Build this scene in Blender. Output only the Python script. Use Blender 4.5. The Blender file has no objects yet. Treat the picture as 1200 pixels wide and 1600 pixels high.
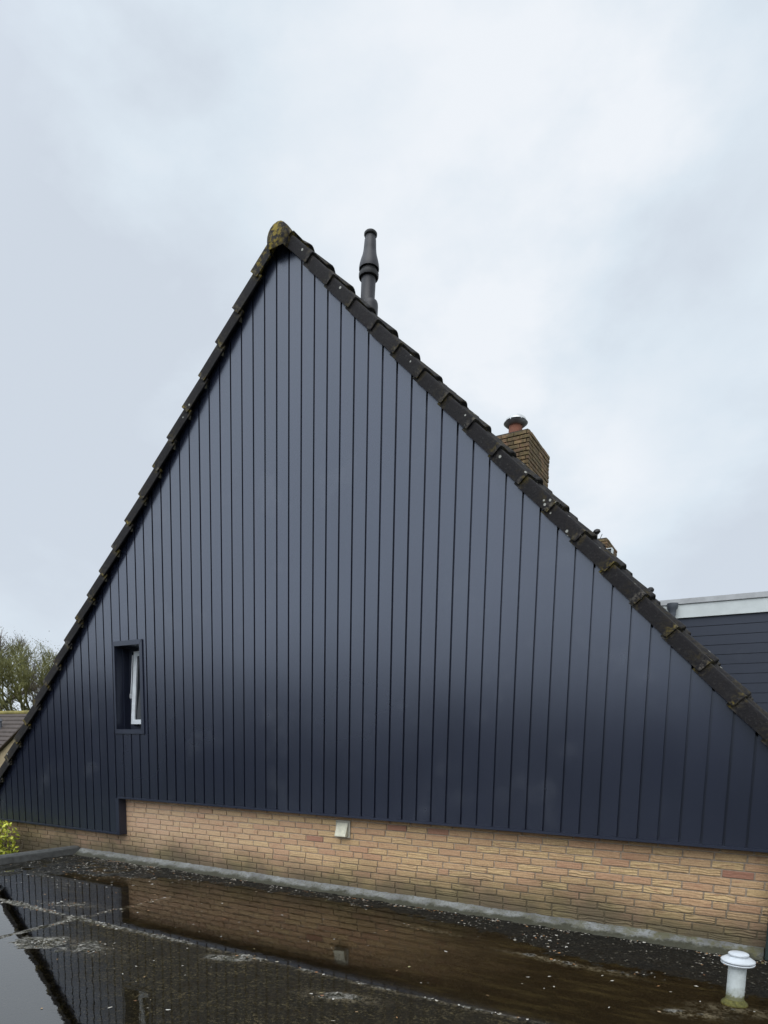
import bpy, bmesh, math, random
import numpy as np
from mathutils import Vector, Matrix, noise as mnoise
R = math.radians
random.seed(7); rng = np.random.default_rng(7)
scene = bpy.context.scene
# ------------------------------------------------------------------ camera
F, CY, YAW, PITCH, ROLL = 1025.458, 1296.80, 0.523997, -0.124257, 0.0198126
CAM = Vector((9.389214, -5.402605, 0.671332))
f = Vector((-math.sin(YAW)*math.cos(PITCH), math.cos(YAW)*math.cos(PITCH), math.sin(PITCH)))
r = Vector((math.cos(YAW), math.sin(YAW), 0)); u = r.cross(f)
r2 = math.cos(ROLL)*r + math.sin(ROLL)*u; u2 = -math.sin(ROLL)*r + math.cos(ROLL)*u
cam = bpy.data.objects.new("camera", bpy.data.cameras.new("camera")); scene.collection.objects.link(cam)
cam.matrix_world = Matrix(((r2.x, u2.x, -f.x, CAM.x), (r2.y, u2.y, -f.y, CAM.y), (r2.z, u2.z, -f.z, CAM.z), (0, 0, 0, 1)))
cam.data.sensor_fit = 'AUTO'; cam.data.sensor_width = 36; cam.data.lens = F/1600*36
cam.data.shift_y = (CY-800)/1600; cam.data.clip_start = 0.05; cam.data.clip_end = 2000
scene.camera = cam
# ------------------------------------------------------------------ light
SUN_AZ_VEC = Vector((0.25, -0.72, 0.95)).normalized()      # towards the brightest part of the cloud
sun_el = math.asin(SUN_AZ_VEC.z); sun_rot = math.atan2(SUN_AZ_VEC.x, SUN_AZ_VEC.y)
world = bpy.data.worlds.new("World"); scene.world = world; world.use_nodes = True
wn = world.node_tree; wn.nodes.clear()
def wnode(t, **k):
    n = wn.nodes.new(t)
    for a, b in k.items(): setattr(n, a, b)
    return n
wo = wnode('ShaderNodeOutputWorld'); bg = wnode('ShaderNodeBackground'); bg.inputs[1].default_value = 0.1
sky = wnode('ShaderNodeTexSky', sky_type='NISHITA', sun_disc=False)
sky.sun_elevation = sun_el; sky.sun_rotation = sun_rot
tc = wnode('ShaderNodeTexCoord'); mp = wnode('ShaderNodeMapping'); mp.inputs['Scale'].default_value = (1, 1, 1.7)
mp.inputs['Location'].default_value = (3.1, 0.4, 0.2)
n1 = wnode('ShaderNodeTexNoise'); n1.inputs['Scale'].default_value = 1.7; n1.inputs['Detail'].default_value = 7; n1.inputs['Roughness'].default_value = 0.5
n1.inputs['Distortion'].default_value = 0.35
n2 = wnode('ShaderNodeTexNoise'); n2.inputs['Scale'].default_value = 4.6; n2.inputs['Detail'].default_value = 9; n2.inputs['Roughness'].default_value = 0.55
addn = wnode('ShaderNodeMath', operation='MULTIPLY_ADD'); addn.inputs[1].default_value = 0.46
cr = wnode('ShaderNodeValToRGB')
cr.color_ramp.elements[0].position = 0.54; cr.color_ramp.elements[0].color = (6.5, 7.15, 8.0, 1)
cr.color_ramp.elements[1].position = 0.92; cr.color_ramp.elements[1].color = (9.0, 9.4, 9.9, 1)
e = cr.color_ramp.elements.new(0.71); e.color = (7.45, 8.3, 9.1, 1)
mx = wnode('ShaderNodeMix', data_type='RGBA'); mx.inputs[0].default_value = 0.95
L = wn.links.new
L(tc.outputs['Generated'], mp.inputs[0]); L(mp.outputs[0], n1.inputs[0]); L(mp.outputs[0], n2.inputs[0])
L(n2.outputs[0], addn.inputs[0]); L(n1.outputs[0], addn.inputs[2]); pass
vd = wnode('ShaderNodeVectorMath', operation='DOT_PRODUCT'); gv = Vector((-0.35, -0.68, 0.62)).normalized(); vd.inputs[1].default_value = gv
gr = wnode('ShaderNodeMapRange', interpolation_type='SMOOTHSTEP'); gr.inputs[1].default_value = 0.25; gr.inputs[2].default_value = 1.0; gr.inputs[3].default_value = 1.0; gr.inputs[4].default_value = 2.2
sc_ = wnode('ShaderNodeVectorMath', operation='SCALE')
def lobe(v, edge, amt, src):
    a_ = wnode('ShaderNodeVectorMath', operation='DOT_PRODUCT'); a_.inputs[1].default_value = Vector(v).normalized(); L(tc.outputs['Generated'], a_.inputs[0])
    nz_ = wnode('ShaderNodeMath', operation='MULTIPLY_ADD'); nz_.inputs[1].default_value = (1-edge)*1.3; L(n2.outputs[0], nz_.inputs[0]); L(a_.outputs['Value'], nz_.inputs[2])
    b_ = wnode('ShaderNodeMapRange', interpolation_type='SMOOTHSTEP'); b_.inputs[1].default_value = edge+(1-edge)*0.4; b_.inputs[2].default_value = 1+(1-edge)*0.6; b_.inputs[3].default_value = 0; b_.inputs[4].default_value = amt; L(nz_.outputs[0], b_.inputs[0])
    c_ = wnode('ShaderNodeMath', operation='ADD'); L(src, c_.inputs[0]); L(b_.outputs[0], c_.inputs[1]); return c_.outputs[0]
q_ = addn.outputs[0]
q_ = lobe((-0.42, 0.66, 0.62), 0.95, 0.20, q_); q_ = lobe((-0.30, 0.66, 0.69), 0.96, 0.12, q_); q_ = lobe((-0.627, 0.451, 0.635), 0.95, -0.10, q_)
q_ = lobe((-0.78, 0.50, 0.36), 0.95, -0.09, q_); q_ = lobe((-0.02, 0.94, 0.34), 0.985, -0.13, q_); q_ = lobe((-0.132, 0.913, 0.386), 0.99, 0.12, q_); q_ = lobe((-0.08, 0.76, 0.64), 0.96, -0.08, q_)
L(q_, cr.inputs[0])
L(tc.outputs['Generated'], vd.inputs[0]); L(vd.outputs['Value'], gr.inputs[0]); L(gr.outputs[0], sc_.inputs['Scale']); L(cr.outputs[0], sc_.inputs[0])
L(sky.outputs[0], mx.inputs[6]); L(sc_.outputs[0], mx.inputs[7]); L(mx.outputs[2], bg.inputs[0]); L(bg.outputs[0], wo.inputs[0])
sl = bpy.data.lights.new("sun", 'SUN'); sl.energy = 1.5; sl.angle = R(50); sl.color = (1, 0.97, 0.93)
so = bpy.data.objects.new("sun", sl); scene.collection.objects.link(so)
so.rotation_euler = SUN_AZ_VEC.to_track_quat('Z', 'Y').to_euler()
scene.view_settings.view_transform = 'Standard'; scene.view_settings.look = 'None'
scene.view_settings.exposure = 0.0; scene.view_settings.gamma = 1.0
# ------------------------------------------------------------------ helpers
def link(o): scene.collection.objects.link(o); return o
def mesh_obj(name, verts, faces, mat, parent=None, smooth=False):
    me = bpy.data.meshes.new(name); me.from_pydata([tuple(v) for v in verts], [], faces); me.update()
    if smooth: me.polygons.foreach_set('use_smooth', [True]*len(me.polygons))
    o = link(bpy.data.objects.new(name, me))
    if mat: me.materials.append(mat)
    if parent: o.parent = parent
    return o
class MB:
    def __init__(s): s.v = []; s.f = []
    def quad(s, a, b, c, d): n = len(s.v); s.v += [a, b, c, d]; s.f.append((n, n+1, n+2, n+3))
    def poly(s, pts): n = len(s.v); s.v += list(pts); s.f.append(tuple(range(n, n+len(pts))))
    def box(s, x0, x1, y0, y1, z0, z1):
        n = len(s.v)
        s.v += [(x0,y0,z0),(x1,y0,z0),(x1,y1,z0),(x0,y1,z0),(x0,y0,z1),(x1,y0,z1),(x1,y1,z1),(x0,y1,z1)]
        s.f += [(n,n+3,n+2,n+1),(n+4,n+5,n+6,n+7),(n,n+1,n+5,n+4),(n+1,n+2,n+6,n+5),(n+2,n+3,n+7,n+6),(n+3,n,n+4,n+7)]
    def prism(s, pts, d):      # polygon pts extruded by vector d
        n = len(s.v); m = len(pts); s.v += [tuple(p) for p in pts] + [tuple(Vector(p)+Vector(d)) for p in pts]
        s.f.append(tuple(range(n, n+m))); s.f.append(tuple(range(n+2*m-1, n+m-1, -1)))
        for i in range(m): j = (i+1) % m; s.f.append((n+i, n+m+i, n+m+j, n+j))
    def tube(s, p0, p1, r0, r1, k=6, cap=False):
        p0 = Vector(p0); p1 = Vector(p1); d = (p1-p0)
        if d.length < 1e-6: return
        q = d.to_track_quat('Z', 'Y'); n = len(s.v)
        for p, rr in ((p0, r0), (p1, r1)):
            for i in range(k):
                a = 2*math.pi*i/k; s.v.append(tuple(p + q @ Vector((rr*math.cos(a), rr*math.sin(a), 0))))
        for i in range(k): j = (i+1) % k; s.f.append((n+i, n+j, n+k+j, n+k+i))
        if cap: s.f.append(tuple(range(n+k-1, n-1, -1))); s.f.append(tuple(range(n+k, n+2*k)))
    def lathe(s, prof, c, k=28):   # prof: (radius, z) from bottom to top
        n = len(s.v)
        for rr, z in prof:
            for i in range(k):
                a = 2*math.pi*i/k; s.v.append((c[0]+rr*math.cos(a), c[1]+rr*math.sin(a), c[2]+z))
        for q in range(len(prof)-1):
            for i in range(k):
                j = (i+1) % k; s.f.append((n+q*k+i, n+q*k+j, n+(q+1)*k+j, n+(q+1)*k+i))
        s.f.append(tuple(range(n+k-1, n-1, -1))); m = n+(len(prof)-1)*k; s.f.append(tuple(range(m, m+k)))
    def build(s, name, mat, parent=None, smooth=None, bevel=0, seg=2):
        o = mesh_obj(name, s.v, s.f, mat, parent)
        if bevel:
            bm = bmesh.new(); bm.from_mesh(o.data); bmesh.ops.recalc_face_normals(bm, faces=bm.faces)
            bmesh.ops.bevel(bm, geom=list(bm.edges), offset=bevel, segments=seg, affect='EDGES', clamp_overlap=True)
            bm.to_mesh(o.data); bm.free()
        if smooth is not None:
            bm = bmesh.new(); bm.from_mesh(o.data); bmesh.ops.recalc_face_normals(bm, faces=bm.faces)
            for fc in bm.faces: fc.smooth = True
            for ed in bm.edges:
                if len(ed.link_faces) == 2 and ed.calc_face_angle(0) > smooth: ed.smooth = False
            bm.to_mesh(o.data); bm.free()
        return o
def tag(o, label=None, cat=None, group=None, kind=None):
    if label: o['label'] = label
    if cat: o['category'] = cat
    if group: o['group'] = group
    if kind: o['kind'] = kind
    return o
def empty(name, loc=(0, 0, 0)):
    o = link(bpy.data.objects.new(name, None)); o.location = loc; o.empty_display_size = 0.2; return o
def keep_world(child, root):
    child.parent = root; child.matrix_parent_inverse = Matrix.Translation(root.location).inverted()
class Mat:
    def __init__(s, name, col=(0.5,0.5,0.5), rough=0.6, ior=1.5, metal=0):
        s.m = bpy.data.materials.new(name); s.m.use_nodes = True; s.t = s.m.node_tree
        s.b = s.t.nodes['Principled BSDF']; s.b.inputs['Base Color'].default_value = (*col, 1)
        s.b.inputs['Roughness'].default_value = rough; s.b.inputs['IOR'].default_value = ior; s.b.inputs['Metallic'].default_value = metal
        s.co = s.n('ShaderNodeTexCoord').outputs['Object']
    def n(s, t, **k):
        x = s.t.nodes.new(t)
        for a, b in k.items(): setattr(x, a, b)
        return x
    def link(s, a, b): s.t.links.new(a, b)
    def mapping(s, scale=(1,1,1), loc=(0,0,0)):
        x = s.n('ShaderNodeMapping'); x.inputs['Scale'].default_value = scale; x.inputs['Location'].default_value = loc; s.link(s.co, x.inputs[0]); return x.outputs[0]
    def noise(s, scale, detail=4, rough=0.55, vec=None, dist=0):
        x = s.n('ShaderNodeTexNoise'); x.inputs['Scale'].default_value = scale; x.inputs['Detail'].default_value = detail
        x.inputs['Roughness'].default_value = rough; x.inputs['Distortion'].default_value = dist
        s.link(vec if vec is not None else s.co, x.inputs[0]); return x.outputs[0]
    def ramp(s, fac, stops):
        x = s.n('ShaderNodeValToRGB'); cr = x.color_ramp
        while len(cr.elements) < len(stops): cr.elements.new(0.5)
        for el, (p, c) in zip(cr.elements, stops): el.position = p; el.color = (*c, 1) if len(c) == 3 else c
        s.link(fac, x.inputs[0]); return x.outputs[0]
    def mix(s, fac, a, b, blend='MIX'):
        x = s.n('ShaderNodeMix', data_type='RGBA', blend_type=blend)
        for i, v in ((0, fac), (6, a), (7, b)):
            if isinstance(v, (tuple, list)): x.inputs[i].default_value = (*v, 1) if len(v) == 3 else v
            elif isinstance(v, (int, float)): x.inputs[i].default_value = v
            else: s.link(v, x.inputs[i])
        return x.outputs[2]
    def math(s, op, a, b=0.0, clamp=False):
        x = s.n('ShaderNodeMath', operation=op); x.use_clamp = clamp
        for i, v in ((0, a), (1, b)):
            if isinstance(v, (int, float)): x.inputs[i].default_value = v
            else: s.link(v, x.inputs[i])
        return x.outputs[0]
    def range(s, v, a, b, c=0, d=1):
        x = s.n('ShaderNodeMapRange'); s.link(v, x.inputs[0])
        for i, q in zip((1,2,3,4), (a,b,c,d)): x.inputs[i].default_value = q
        return x.outputs[0]
    def sep(s):
        x = s.n('ShaderNodeSeparateXYZ'); s.link(s.co, x.inputs[0]); return x.outputs
    def rand(s): return s.n('ShaderNodeNewGeometry').outputs['Random Per Island']
    def objrand(s): return s.n('ShaderNodeObjectInfo').outputs['Random']
    def attr(s, name):
        x = s.n('ShaderNodeAttribute'); x.attribute_name = name; return x.outputs
    def color(s, c): s.link(c, s.b.inputs['Base Color'])
    def rough(s, c): s.link(c, s.b.inputs['Roughness'])
    def bump(s, h, strength=0.3, dist=0.01):
        x = s.n('ShaderNodeBump'); x.inputs['Strength'].default_value = strength; x.inputs['Distance'].default_value = dist
        s.link(h, x.inputs['Height']); s.link(x.outputs[0], s.b.inputs['Normal'])
# ------------------------------------------------------------------ materials
def cladding_mat(name, base, ior, rlo, rhi):
    m = Mat(name, base, 0.4, ior)
    m.b.inputs['Specular Tint'].default_value = (0.81, 0.865, 1.0, 1)
    v = m.mapping((9, 9, 0.8)); a = m.noise(1.0, 5, 0.6, v); b = m.noise(0.55, 3, 0.5)
    rnd = m.rand()
    col = m.mix(m.range(a, 0.35, 0.75), tuple(c*0.93 for c in base), tuple(c*1.10 for c in base))
    col = m.mix(m.range(rnd, 0, 1, 0.0, 0.5), col, tuple(c*1.22 for c in base))
    sm = m.noise(1.7, 4, 0.6); smask = m.range(sm, 0.58, 0.78, 0, 0.14)
    col = m.mix(smask, col, (0.16, 0.17, 0.19)); m.color(col)
    ro = m.math('ADD', m.range(b, 0.3, 0.7, rlo, rhi), m.range(sm, 0.5, 0.8, 0, 0.03)); m.rough(ro)
    g = m.noise(420, 2, 0.5, m.mapping((1, 1, 0.12))); w = m.noise(1.3, 2, 0.5, m.mapping((2.5, 1, 0.5)))
    m.bump(m.math('MULTIPLY_ADD', g, 0.03), 0.25, 0.01)
    bp = m.t.nodes[-1]
    h = m.math('ADD', m.math('MULTIPLY', g, 0.004), m.math('MULTIPLY', w, 0.5)); m.link(h, [n for n in m.t.nodes if n.type == 'BUMP'][0].inputs['Height'])
    return m.m
M_CLAD = cladding_mat('navy_cladding', (0.0112, 0.0138, 0.0265), 1.84, 0.20, 0.28)
M_TRIM = cladding_mat('navy_trim', (0.014, 0.0170, 0.030), 1.6, 0.28, 0.38)
M_BOARD = cladding_mat('navy_boards', (0.020, 0.024, 0.036), 1.55, 0.40, 0.55)
def tile_mat():
    m = Mat('concrete_tile', (0.03, 0.027, 0.026), 0.62, 1.45); m.b.inputs['Specular IOR Level'].default_value = 0.3
    a = m.noise(14, 8, 0.7); b = m.noise(55, 6, 0.7); r_ = m.objrand()
    base = m.mix(m.range(a, 0.3, 0.75), (0.004, 0.0036, 0.0048), (0.0135, 0.0120, 0.0135))
    base = m.mix(m.range(r_, 0, 1, 0, 0.4), base, (0.017, 0.0150, 0.0165))
    base = m.mix(m.range(b, 0.58, 0.74, 0, 0.45), base, (0.10, 0.095, 0.09))
    at = m.attr('edge')
    # worn pale mortar and yellow lichen at the tile ends
    ln = m.noise(26, 6, 0.75); lm = m.math('MULTIPLY', m.range(ln, 0.47, 0.60), at[2], True)
    base = m.mix(lm, base, m.mix(m.range(m.noise(9, 2), 0.40, 0.56), (0.20, 0.18, 0.15), (0.24, 0.18, 0.035)))
    # round pale lichen spots
    vor = m.n('ShaderNodeTexVoronoi'); vor.inputs['Scale'].default_value = 19; m.link(m.co, vor.inputs[0])
    sp = m.math('LESS_THAN', m.math('ADD', vor.outputs['Distance'], m.math('MULTIPLY', b, 0.16)), 0.30)
    at2 = m.attr('spots'); sepc = m.n('ShaderNodeSeparateColor'); m.link(vor.outputs['Color'], sepc.inputs[0])
    pick = m.math('LESS_THAN', sepc.outputs[0], at2[2]); sp = m.math('MULTIPLY', sp, pick)
    base = m.mix(m.math('MULTIPLY', sp, 0.85), base, (0.36, 0.36, 0.33))
    yl = m.attr('yellow'); ym = m.math('MULTIPLY', m.range(m.noise(20, 5, 0.7), 0.48, 0.58), yl[2], True)
    base = m.mix(ym, base, (0.26, 0.19, 0.03))
    m.color(base); m.rough(m.range(a, 0.2, 0.8, 0.7, 0.95)); m.bump(m.math('ADD', b, a), 0.8, 0.008)
    return m.m
M_TILE = tile_mat()
def brick_mat(name, stains=True, dark=1.0, stops=None):
    m = Mat(name, (0.4, 0.25, 0.12), 0.85, 1.45)
    rnd = m.rand(); x, y, z = m.sep()
    st = stops or [(0.0, (0.56, 0.38, 0.20)), (0.22, (0.62, 0.44, 0.22)), (0.42, (0.53, 0.33, 0.18)), (0.60, (0.56, 0.37, 0.20)), (0.76, (0.50, 0.29, 0.17)), (0.955, (0.58, 0.40, 0.20)), (0.985, (0.38, 0.19, 0.125)), (1.0, (0.34, 0.15, 0.10))]
    col = m.ramp(rnd, [(p, tuple(c*dark for c in cc)) for p, cc in st])
    if stains: col = m.mix(m.range(x, 3.0, 6.0, 0.6, 0.0), col, (0.53, 0.37, 0.26))
    patch = m.noise(9, 4, 0.6, m.mapping((1, 1, 2.2))); col = m.mix(m.range(patch, 0.53, 0.70, 0, 0.6), col, (0.40*dark, 0.20*dark, 0.12*dark))
    fine = m.noise(60, 6, 0.75); col = m.mix(m.range(fine, 0.42, 0.70, 0, 0.45), col, (0.20*dark, 0.09*dark, 0.045*dark))
    sand = m.noise(220, 3, 0.6); col = m.mix(m.range(sand, 0.55, 0.75, 0, 0.25), col, (0.62*dark, 0.47*dark, 0.27*dark))
    if not stains:
        gm = m.noise(7, 6, 0.75); col = m.mix(m.range(gm, 0.40, 0.56, 0.1, 0.8), col, (0.062, 0.050, 0.022)); gm2 = m.noise(25, 4, 0.7); col = m.mix(m.range(gm2, 0.55, 0.68, 0, 0.5), col, (0.20, 0.165, 0.05))
    if stains:
        big = m.noise(1.1, 5, 0.6, m.mapping((1, 1, 1.2))); big2 = m.noise(6, 5, 0.65)
        zz = m.math('ADD', z, m.math('MULTIPLY', m.math('SUBTRACT', big, 0.5), 0.55)); zz = m.math('ADD', zz, m.math('MULTIPLY', m.math('SUBTRACT', big2, 0.5), 0.12))
        low = m.range(zz, -0.40, -0.66, 0, 0.85)
        alg = m.mix(m.range(m.noise(2.3, 3), 0.42, 0.60), (0.125, 0.105, 0.042), (0.12, 0.08, 0.05))
        col = m.mix(low, col, alg)
        top_tone = m.range(z, -0.085, -0.02, 0, 0.55); col = m.mix(m.math('MULTIPLY', top_tone, m.range(big2, 0.3, 0.6, 0.5, 1)), col, (0.16, 0.10, 0.055))  # browner and darker towards the top of the brickwork
        low2 = m.range(zz, -0.60, -0.76, 0, 0.75); col = m.mix(low2, col, (0.06, 0.05, 0.03))
    col = m.mix(0.10 if stains else 0.0, col, (0.20, 0.16, 0.12))
    m.color(col)
    wv = m.n('ShaderNodeTexWave', wave_type='BANDS', bands_direction='Z'); wv.inputs['Scale'].default_value = 9; wv.inputs['Distortion'].default_value = 9; wv.inputs['Detail'].default_value = 2; wv.inputs['Detail Scale'].default_value = 1.3
    m.link(m.mapping((0.55, 1, 1.4)), wv.inputs[0])
    crease = m.math('MULTIPLY', wv.outputs['Fac'], m.range(rnd, 0.0, 0.5, 1.0, 0.25))
    h = m.math('ADD', m.math('MULTIPLY', crease, m.range(x, 5.0, 8.0, 0.4, 1.3)), m.math('MULTIPLY', fine, 0.8)); m.bump(h, 0.65, 0.007)
    return m.m
M_BRICK = brick_mat('buff_brick')
def mortar_mat(name, c, stains=True):
    m = Mat(name, c, 0.95); x, y, z = m.sep(); a = m.noise(30, 6, 0.7)
    col = m.mix(m.range(a, 0.3, 0.7), tuple(q*0.7 for q in c), tuple(q*1.25 for q in c))
    if stains:
        zz = m.math('ADD', z, m.math('MULTIPLY', m.math('SUBTRACT', m.noise(1.1, 5, 0.6, m.mapping((1, 1, 1.2))), 0.5), 0.55))
        col = m.mix(m.range(zz, -0.36, -0.66, 0, 0.85), col, (0.075, 0.06, 0.028))
    m.color(col); m.bump(a, 0.5, 0.005); return m.m
M_MORTAR = mortar_mat('grey_mortar', (0.36, 0.29, 0.22))
CH_ST = [(0.0, (0.24, 0.16, 0.075)), (0.3, (0.30, 0.20, 0.10)), (0.5, (0.19, 0.11, 0.065)), (0.7, (0.26, 0.165, 0.09)), (0.85, (0.15, 0.085, 0.055)), (1.0, (0.34, 0.25, 0.13))]
M_CHBRICK = brick_mat('weathered_chimney_brick', False, 0.85, CH_ST)
M_CHMORTAR = mortar_mat('dark_mortar', (0.055, 0.045, 0.035), False)
def simple(name, col, rough=0.5, ior=1.5, metal=0, var=0.2, scale=12, bump=0.2, dist=0.004):
    m = Mat(name, col, rough, ior, metal); a = m.noise(scale, 6, 0.65)
    m.color(m.mix(m.range(a, 0.3, 0.7), tuple(c*(1-var) for c in col), tuple(min(1, c*(1+var)) for c in col)))
    if bump: m.bump(a, bump, dist)
    return m.m
M_FLUE = simple('dark_grey_flue', (0.022, 0.021, 0.026), 0.5, 1.5, 0, 0.15, 20, 0.1)
M_BLACK = simple('black_plastic', (0.012, 0.011, 0.012), 0.5)
M_LEAD = simple('lead_flashing', (0.045, 0.045, 0.052), 0.55)
M_TERRA = simple('terracotta', (0.20, 0.075, 0.045), 0.8, var=0.35)
M_STEEL = simple('brushed_steel', (0.62, 0.63, 0.64), 0.38, 1.5, 0.75, 0.12)
M_TRAY = simple('grey_cowl_metal', (0.22, 0.22, 0.24), 0.45, 1.5, 0.4, 0.3)
M_DOME = simple('pale_cowl_metal', (0.55, 0.56, 0.56), 0.35, 1.5, 0.3, 0.15)
M_WHITE = simple('white_plastic', (0.52, 0.55, 0.58), 0.45, var=0.16, scale=9)
M_FASCIA = simple('white_fascia', (0.60, 0.64, 0.64), 0.5, var=0.07, scale=5)
M_CAPMETAL = simple('aluminium_edge', (0.40, 0.41, 0.42), 0.5, 1.5, 0.2, 0.15, 8)
M_GREYPIPE = simple('grey_pipe', (0.09, 0.10, 0.12), 0.5)
M_GREEN = simple('dark_green_paint', (0.018, 0.030, 0.028), 0.45)
M_CREAM = simple('cream_plastic', (0.52, 0.50, 0.39), 0.5, var=0.2, scale=25)
M_CREAMD = simple('cream_plastic_frame', (0.42, 0.40, 0.33), 0.55, var=0.15, scale=30)
mg = Mat('window_glass', (0.01, 0.012, 0.014), 0.04, 1.35); M_GLASS = mg.m
# white vent pipe with moss low down
mv = Mat('vent_pipe_white', (0.62, 0.65, 0.66), 0.5); x_, y_, z_ = mv.sep(); vn = mv.noise(30, 5, 0.7)
zt = mv.math('ADD', z_, mv.math('MULTIPLY', mv.math('SUBTRACT', vn, 0.5), 0.10))
vc = mv.mix(mv.range(vn, 0.3, 0.7), (0.50, 0.54, 0.53), (0.62, 0.66, 0.66)); vc = mv.mix(mv.range(zt, -0.745, -0.765, 0, 1), vc, (0.13, 0.12, 0.03)); vc = mv.mix(mv.range(zt, -0.70, -0.735, 0, 0.4), vc, (0.22, 0.23, 0.17))
mv.color(vc); M_VENT = mv.m
# deck
def deck_mat():
    m = Mat('bitumen_felt', (0.03, 0.03, 0.03), 0.5, 1.5)
    br = m.attr('brown')[2]; dp = m.attr('deposit')[2]; ex = m.attr('exposed')[2]
    a = m.noise(6, 8, 0.7); b = m.noise(45, 7, 0.75); c = m.noise(170, 4, 0.7)
    blk = m.mix(m.range(b, 0.35, 0.7), (0.010, 0.009, 0.004), (0.050, 0.046, 0.024))
    sp_ = m.noise(52, 5, 0.85); grn = m.mix(m.math('MULTIPLY', m.range(a, 0.40, 0.62, 0.15, 1.0), m.range(sp_, 0.52, 0.60)), blk, (0.32, 0.29, 0.19))
    brn = m.mix(m.range(a, 0.3, 0.7), (0.010, 0.006, 0.001), (0.034, 0.023, 0.007)); st_ = m.noise(1.0, 8, 0.7, m.mapping((2.5, 12, 1))); brn = m.mix(m.range(st_, 0.50, 0.68, 0, 0.75), brn, (0.105, 0.085, 0.038)); brn = m.mix(m.range(c, 0.6, 0.72, 0, 0.25), brn, (0.12, 0.09, 0.04))
    col = m.mix(br, grn, brn)
    mud = m.mix(m.range(b, 0.40, 0.70), (0.003, 0.003, 0.002), (0.026, 0.023, 0.016)); mud = m.mix(m.range(m.noise(38, 8, 0.8), 0.56, 0.66, 0, 0.7), mud, (0.13, 0.12, 0.095))
    col = m.mix(ex, col, mud)
    dm = m.math('MULTIPLY', m.range(dp, 0.05, 0.6), m.range(m.math('ADD', m.math('MULTIPLY', b, 0.5), m.math('MULTIPLY', m.noise(16, 5, 0.7), 0.5)), 0.47, 0.56), True)
    col = m.mix(dm, col, m.mix(m.range(c, 0.4, 0.6), (0.20, 0.19, 0.16), (0.50, 0.48, 0.43)))
    m.color(col); m.rough(m.range(a, 0.35, 0.65, 0.30, 0.85)); m.b.inputs['Specular IOR Level'].default_value = 0.22; m.bump(m.math('ADD', m.math('ADD', b, m.math('MULTIPLY', c, 0.4)), m.noise(14, 5, 0.7)), 1.0, 0.05)
    return m.m
M_DECK = deck_mat()
mf = Mat('weathered_flashing', (0.2, 0.2, 0.2), 0.7); a = mf.noise(5, 8, 0.7); b = mf.noise(40, 6, 0.7)
fc_ = mf.mix(mf.range(a, 0.35, 0.65), (0.10, 0.10, 0.10), (0.25, 0.26, 0.26)); fc_ = mf.mix(mf.range(b, 0.48, 0.62, 0, 0.8), fc_, (0.075, 0.075, 0.045))
fx, fy, fz = mf.sep(); fc_ = mf.mix(mf.math('MULTIPLY', mf.range(fx, 6.5, 9.5, 0.1, 1.0), mf.range(mf.noise(9, 6, 0.7), 0.44, 0.60)), fc_, (0.085, 0.080, 0.035)); fzz = mf.math('ADD', fz, mf.math('MULTIPLY', mf.math('SUBTRACT', mf.math('ADD', b, mf.noise(8, 4, 0.6)), 1.0), 0.07)); fc_ = mf.mix(mf.range(fzz, -0.764, -0.782, 0, 0.97), fc_, (0.03, 0.03, 0.016))
mf.color(fc_); mf.bump(mf.math('ADD', a, b), 0.6, 0.01); M_FLASH = mf.m
M_KERB = simple('kerb_felt', (0.060, 0.062, 0.060), 0.7, var=0.45, scale=14, bump=0.6, dist=0.01)
# water: clear film whose surface mirrors
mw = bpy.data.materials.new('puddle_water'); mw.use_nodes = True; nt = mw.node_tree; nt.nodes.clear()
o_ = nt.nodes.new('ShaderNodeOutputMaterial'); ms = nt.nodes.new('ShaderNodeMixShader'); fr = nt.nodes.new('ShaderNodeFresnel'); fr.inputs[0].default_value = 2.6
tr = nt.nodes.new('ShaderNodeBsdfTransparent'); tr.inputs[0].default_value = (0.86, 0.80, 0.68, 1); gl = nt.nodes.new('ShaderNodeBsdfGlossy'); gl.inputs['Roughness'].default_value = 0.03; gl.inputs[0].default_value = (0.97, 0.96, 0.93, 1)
tcn = nt.nodes.new('ShaderNodeTexCoord'); wnz = nt.nodes.new('ShaderNodeTexNoise'); wnz.inputs['Scale'].default_value = 7; wnz.inputs['Detail'].default_value = 3
wb = nt.nodes.new('ShaderNodeBump'); wb.inputs['Strength'].default_value = 0.05; wb.inputs['Distance'].default_value = 0.01
def W_(t, **k):
    x = nt.nodes.new(t)
    for q, v in k.items(): setattr(x, q, v)
    return x
def wm(op, a, b, c=None):
    x = W_('ShaderNodeMath', operation=op)
    for i, v in ((0, a), (1, b), (2, c)):
        if v is None: continue
        if isinstance(v, (int, float)): x.inputs[i].default_value = v
        else: nt.links.new(v, x.inputs[i])
    return x.outputs[0]
def wr(v, a, b, c, d):
    x = W_('ShaderNodeMapRange', interpolation_type='SMOOTHSTEP'); nt.links.new(v, x.inputs[0])
    for i, q in zip((1, 2, 3, 4), (a, b, c, d)): x.inputs[i].default_value = q
    return x.outputs[0]
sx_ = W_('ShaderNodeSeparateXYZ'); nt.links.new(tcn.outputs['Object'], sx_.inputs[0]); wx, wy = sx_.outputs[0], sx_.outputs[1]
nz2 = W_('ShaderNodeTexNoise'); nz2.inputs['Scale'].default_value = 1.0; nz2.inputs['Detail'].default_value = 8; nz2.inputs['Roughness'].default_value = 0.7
mpp = W_('ShaderNodeMapping'); mpp.inputs['Scale'].default_value = (2.0, 5.5, 1); nt.links.new(tcn.outputs['Object'], mpp.inputs[0]); nt.links.new(mpp.outputs[0], nz2.inputs[0])
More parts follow.
